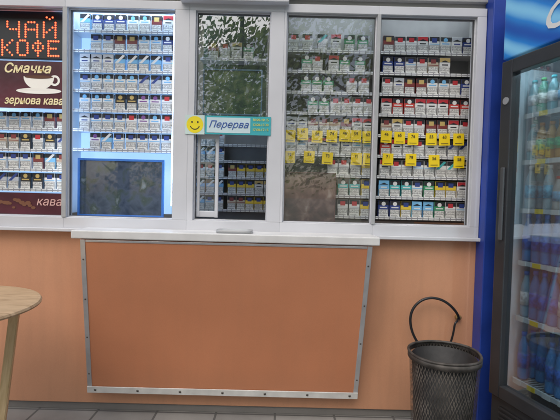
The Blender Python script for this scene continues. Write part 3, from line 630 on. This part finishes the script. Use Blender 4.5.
for si, z in enumerate(SHZ):
    kk = None
    for i in range(10):
        if kk is None or random.random() < 0.55: kk = random.choice(SETS[si])
        hmax = (SHZ[si + 1] - z) - 0.022 if si < 5 else 0.15
        for j in range(3 if si < 5 else 2):
            if random.random() < 0.07: continue
            me, lb = BT[kk]
            hh = max(v.co.z for v in me.vertices)
            o = bpy.data.objects.new("drink_bottle", me)
            s = min(1.0, hmax / hh)
            o.scale = (1, 1, s)
            o.rotation_euler = (0, 0, random.uniform(0, 6.28))
            o.location = M3 @ Vector((0.068 + i * 0.048 + random.uniform(-.001, .001), 0.068 + j * 0.052 + random.uniform(-.003, .003), z + 0.0005)); link(o)
            o["label"] = lb + " standing on a wire fridge shelf"; o["category"] = "bottle"; o["group"] = "drink bottles in the fridge"

# ------------------------------------------------------------------ litter bin
BX, BY = 0.705, -0.36
bn = empty("litter_bin", (BX, BY, 0.004), "dark perforated metal litter bin standing against the orange wall", "litter bin")
def bin_basket():
    n, m = 64, 26; bm = bmesh.new(); vs = []
    for j in range(m + 1):
        t = j / m; r = 0.118 + 0.024 * t; z = 0.02 + 0.45 * t
        vs.append([bm.verts.new((r * math.cos(2 * math.pi * (i + 0.5 * (j % 2)) / n), r * math.sin(2 * math.pi * (i + 0.5 * (j % 2)) / n), z)) for i in range(n)])
    for j in range(0, m - 1):
        for i in range(n):
            if j % 2 == 0: q = (vs[j][i], vs[j + 1][i], vs[j + 2][i], vs[j + 1][(i - 1) % n])
            else: q = (vs[j][i], vs[j + 1][(i + 1) % n], vs[j + 2][i], vs[j + 1][i])
            bm.faces.new(q)
    bmesh.ops.wireframe(bm, faces=list(bm.faces), thickness=0.0038, offset=0.0, use_replace=True, use_boundary=True, use_even_offset=False)
    for vv in bm.verts:
        a_ = math.atan2(vv.co.y, vv.co.x); k = 1 - 0.035 * math.exp(-((a_ + 1.9) ** 2) / 0.12 - ((vv.co.z - 0.22) ** 2) / 0.008) + 0.008 * math.sin(3 * a_ + vv.co.z * 9)
        vv.co.x *= k; vv.co.y *= k
    me = bpy.data.meshes.new("basket"); bm.to_mesh(me); bm.free(); me.materials.append(pmat("dark_bin_metal", (0.12, 0.105, 0.09), 0.55, metal=0.2, var=0.75, scale=14))
    o = bpy.data.objects.new("basket", me); o.location = (BX, BY, 0.004); link(o); setp(o, bn); return o
bin_basket()
v, f, _ = lathe([(0.106, 0.02), (0.130, 0.455), (0.128, 0.455), (0.104, 0.03), (0.0, 0.03)], 48); meshobj("liner", v, f, pmat("liner_bag", (0.018, 0.017, 0.017), 0.55, var=0.5, scale=12, bump=0.8, bscale=14), bn, (BX, BY, 0.004), smooth=True)
def torus(name, R, r, mat, loc, par, n=56, m=10, wob=0.0):
    v = []; f = []
    for i in range(n):
        for j in range(m):
            a_, b_ = 2 * math.pi * i / n, 2 * math.pi * j / m
            Rw = R * (1 + wob * math.sin(2 * a_ + 1) + wob * .6 * math.sin(5 * a_))
            v.append(((Rw + r * math.cos(b_)) * math.cos(a_), (Rw + r * math.cos(b_)) * math.sin(a_), r * math.sin(b_) + wob * 0.12 * math.sin(3 * a_)))
    for i in range(n):
        for j in range(m): f.append((i * m + j, ((i + 1) % n) * m + j, ((i + 1) % n) * m + (j + 1) % m, i * m + (j + 1) % m))
    return meshobj(name, v, f, mat, par, loc, smooth=True)
RIM = pmat("bin_rim_metal", (0.08, 0.072, 0.065), 0.55, metal=0.3, var=0.6, scale=20)
torus("rim", 0.143, 0.0055, RIM, (BX, BY, 0.476), bn, wob=0.012); torus("base_ring", 0.119, 0.006, RIM, (BX, BY, 0.016), bn)
v, f, _ = lathe([(0.1455, 0.0), (0.1475, 0.0), (0.147, -0.022), (0.145, -0.022), (0.1455, 0.0)], 48); meshobj("rim_band", v, f, RIM, bn, (BX, BY, 0.472), smooth=True)
def lump(name, c, r, mat, seed):
    bm = bmesh.new(); bmesh.ops.create_icosphere(bm, subdivisions=3, radius=r); rnd = random.Random(seed)
    ph = [rnd.uniform(0, 6) for _ in range(6)]
    for vv in bm.verts:
        p = vv.co / r; k = 1 + 0.16 * math.sin(7 * p.x + ph[0]) * math.cos(6 * p.y + ph[1]) + 0.12 * math.sin(11 * p.z + ph[2]) + rnd.uniform(-.05, .05)
        vv.co *= k
    me = bpy.data.meshes.new(name); bm.to_mesh(me); bm.free(); me.materials.append(mat)
    o = bpy.data.objects.new(name, me); o.location = c; link(o); return o
for i, (dx, dy, rr, mm) in enumerate([(-0.05, 0.0, 0.05, PAPER), (0.05, 0.03, 0.045, pmat("paper_brown", (0.35, 0.24, 0.14), 0.8)), (0.01, -0.06, 0.04, pmat("wrap_blue", (0.1, 0.2, 0.4), 0.5))]):
    o = lump("crumpled_paper", (BX + dx, BY + dy, 0.33), rr, mm, i); o["label"] = "crumpled piece of paper rubbish inside the litter bin"; o["category"] = "rubbish"

# ------------------------------------------------------------------ cable loop
cb = empty("cable_loop", (0.75, -0.03, 0.5), "stiff black cable looping out of the orange wall", "cable")
pts = [(0.80, 0.0, 0.28), (0.80, -0.04, 0.32), (0.70, -0.05, 0.38), (0.645, -0.05, 0.50), (0.66, -0.05, 0.59), (0.735, -0.05, 0.645), (0.84, -0.05, 0.62), (0.895, -0.04, 0.55), (0.905, -0.02, 0.525)]
tube("cable", pts, 0.0065, BLACK, cb)
tube("cable", [(0.905, -0.005, 0.53), (0.89, -0.045, 0.515), (0.87, -0.05, 0.52), (0.875, -0.045, 0.46), (0.85, -0.03, 0.36), (0.84, 0.0, 0.28)], 0.005, BLACK, cb)
v, f, _ = lathe([(0.0, 0.0), (0.014, 0.0), (0.014, 0.018), (0.008, 0.022), (0.0, 0.022)], 18)
o = meshobj("cable_gland", v, f, pmat("gland_brass", (0.45, 0.3, 0.12), 0.4, metal=0.5), cb, (0.905, -0.001, 0.53)); o.rotation_euler = (math.radians(90), 0, 0)

# ------------------------------------------------------------------ round wooden table
TX, TY = -1.25, -0.6
tb = empty("wooden_table", (TX, TY, 0.004), "weathered round wooden table with slanted legs beside the kiosk", "table")
def wood_mat(name, c1, c2, sc=(1.5, 14, 3)):
    m = bpy.data.materials.new(name); m.use_nodes = True; nt = m.node_tree; b = nt.nodes["Principled BSDF"]
    tc = nt.nodes.new("ShaderNodeTexCoord"); mp = nt.nodes.new("ShaderNodeMapping"); mp.inputs["Scale"].default_value = sc
    n = nt.nodes.new("ShaderNodeTexNoise"); n.inputs["Scale"].default_value = 6; n.inputs["Detail"].default_value = 7; n.inputs["Distortion"].default_value = 0.8
    nt.links.new(tc.outputs["Object"], mp.inputs[0]); nt.links.new(mp.outputs[0], n.inputs["Vector"])
    r = nt.nodes.new("ShaderNodeValToRGB"); r.color_ramp.elements[0].position = .25; r.color_ramp.elements[1].position = .7; r.color_ramp.elements[0].color = c1 + (1,); r.color_ramp.elements[1].color = c2 + (1,)
    nt.links.new(n.outputs["Fac"], r.inputs[0]); nt.links.new(r.outputs[0], b.inputs["Base Color"]); b.inputs["Roughness"].default_value = 0.6
    bp = nt.nodes.new("ShaderNodeBump"); bp.inputs["Strength"].default_value = 0.25; bp.inputs["Distance"].default_value = 0.002; nt.links.new(n.outputs["Fac"], bp.inputs["Height"]); nt.links.new(bp.outputs[0], b.inputs["Normal"])
    return m
WD = wood_mat("weathered_wood", (0.36, 0.23, 0.12), (0.60, 0.43, 0.26))
WL = wood_mat("leg_pine_wood", (0.55, 0.38, 0.18), (0.75, 0.56, 0.32), (12, 12, 1.5))
v, f, _ = lathe([(0.0, 0.0), (0.33, 0.0), (0.345, 0.004), (0.347, 0.010), (0.342, 0.017), (0.33, 0.019), (0.0, 0.019)], 64)
meshobj("table_top", v, f, WD, tb, (TX, TY, 0.672), smooth=False)
def beam(name, p0, p1, w, t, mat, par):
    p0, p1 = Vector(p0), Vector(p1); L = (p1 - p0).length
    bm = bmesh.new(); bmesh.ops.create_cube(bm, size=1)
    for vv in bm.verts: vv.co = Vector((vv.co.x * w, vv.co.y * t, vv.co.z * L))
    bmesh.ops.bevel(bm, geom=list(bm.edges), offset=0.003, segments=2, affect='EDGES')
    me = bpy.data.meshes.new(name); bm.to_mesh(me); bm.free(); me.materials.append(mat)
    o = bpy.data.objects.new(name, me); o.location = (p0 + p1) / 2; o.rotation_euler = (p1 - p0).to_track_quat('Z', 'Y').to_euler(); link(o); setp(o, par); return o
for a_ in (20, 110, 200, 290):
    c_, s_ = math.cos(math.radians(a_)), math.sin(math.radians(a_))
    beam("leg", (TX + 0.26 * c_, TY + 0.26 * s_, 0.670), (TX + 0.19 * c_, TY + 0.19 * s_, 0.012), 0.032, 0.032, WL, tb)
beam("cross_brace", (TX - 0.20, TY - 0.08, 0.3), (TX + 0.20, TY + 0.08, 0.3), 0.03, 0.02, WL, tb)
beam("apron", (TX - 0.22, TY - 0.08, 0.64), (TX + 0.22, TY + 0.08, 0.64), 0.06, 0.022, WL, tb)

# ------------------------------------------------------------------ trees facing the kiosk (mirrored in the glass)
LEAF = leaf_mat("leaf_green", (0.08, 0.13, 0.03), (0.22, 0.34, 0.06))
LEAF2 = leaf_mat("leaf_light", (0.12, 0.19, 0.05), (0.38, 0.52, 0.12))
BARK = pmat("bark", (0.1, 0.075, 0.05), 0.9, var=0.4, scale=14, bump=0.8, bscale=30)
def tree(x, y, hgt, seed):
    rnd = random.Random(seed); t = empty("tree", (x, y, 0), "leafy street tree standing across the path from the kiosk", "tree", group="trees facing the kiosk")
    limbs = [([(x, y, -0.05), (x + rnd.uniform(-.1, .1), y, hgt * .25), (x + rnd.uniform(-.2, .2), y + .1, hgt * .5), (x, y, hgt * .85)], 0.16)]
    ends = [Vector((x, y, hgt * .85))]
    for i in range(10):
        a_ = rnd.uniform(0, 6.28); z0 = hgt * rnd.uniform(.2, .65); L = rnd.uniform(1.0, 2.3)
        e = Vector((x + L * math.cos(a_), y + L * math.sin(a_), z0 + rnd.uniform(.2, 1.6)))
        limbs.append(([(x, y, z0), ((x + e.x) / 2, (y + e.y) / 2, z0 + (e.z - z0) * .35), tuple(e)], 0.05)); ends.append(e); ends.append((e + Vector((x, y, z0 + .6))) / 2 + Vector((0, 0, .3)))
    for k, (p, r) in enumerate(limbs): tube("trunk" if k == 0 else "limb", p, r, BARK, t, radii=[1.0] + [0.7] * (len(p) - 2) + [0.2], res=4)
    v = []; f = []; ix = []
    for e in ends:
        for c in range(7):
            cc = e + Vector((rnd.gauss(0, .7), rnd.gauss(0, .7), rnd.gauss(0, .55))); mi = rnd.random() < .45
            for l in range(42):
                p = cc + Vector((rnd.gauss(0, .24), rnd.gauss(0, .24), rnd.gauss(0, .18)))
                n = Vector((rnd.gauss(0, 1), rnd.gauss(0, 1), rnd.gauss(0, 1) + .6)).normalized(); u = n.orthogonal().normalized(); w = n.cross(u)
                s = rnd.uniform(.035, .06); b0 = len(v)
                for q in (u * s * 1.5, w * s * .8, -u * s * 1.5, -w * s * .8): v.append(p + q - Vector((x, y, 0)))
                f.append((b0, b0 + 1, b0 + 2, b0 + 3)); ix.append(int(mi))
    meshobj("crown", v, f, [LEAF, LEAF2], t, (x, y, 0), idx=ix)
for i, (x, y, h_) in enumerate([(-3.6, -7.6, 6.4), (-0.9, -8.2, 7.0), (1.9, -7.0, 6.2), (4.6, -8.4, 6.6), (-6.8, -9.2, 6.0)]): tree(x, y, h_, 10 + i)

# ------------------------------------------------------------------ world & sun (soft, hazy daylight from the front)
SE, SR = math.radians(52), math.radians(202)
w = bpy.data.worlds.new("World"); scene.world = w; w.use_nodes = True; nt = w.node_tree
sky = nt.nodes.new("ShaderNodeTexSky"); sky.sky_type = 'NISHITA'; sky.sun_disc = False; sky.sun_elevation = SE; sky.sun_rotation = SR
sky.dust_density = 3.0
bg = nt.nodes["Background"]; bg.inputs["Strength"].default_value = 0.13; nt.links.new(sky.outputs[0], bg.inputs[0])
sd = bpy.data.lights.new("sun", 'SUN'); sd.energy = 2.1; sd.angle = math.radians(70); sd.color = (1, 0.95, 0.88)
so = bpy.data.objects.new("sun", sd); link(so)
pos = Vector((math.sin(SR) * math.cos(SE), math.cos(SR) * math.cos(SE), math.sin(SE)))
so.rotation_euler = (-pos).to_track_quat('-Z', 'Y').to_euler(); so.location = pos * 10

# ------------------------------------------------------------------ camera
cd = bpy.data.cameras.new("camera"); cam = bpy.data.objects.new("camera", cd); link(cam)
cd.sensor_width = 36; cd.lens = F / 560 * 36; cd.clip_start = 0.02; cd.clip_end = 600
cam.matrix_world = Matrix.Translation((0, -D, H)) @ Matrix.Rotation(math.radians(88.0), 4, 'X') @ Matrix.Rotation(math.radians(1.4), 4, 'Z')
scene.camera = cam
scene.view_settings.view_transform = 'Standard'; scene.view_settings.look = 'None'; scene.view_settings.exposure = 0
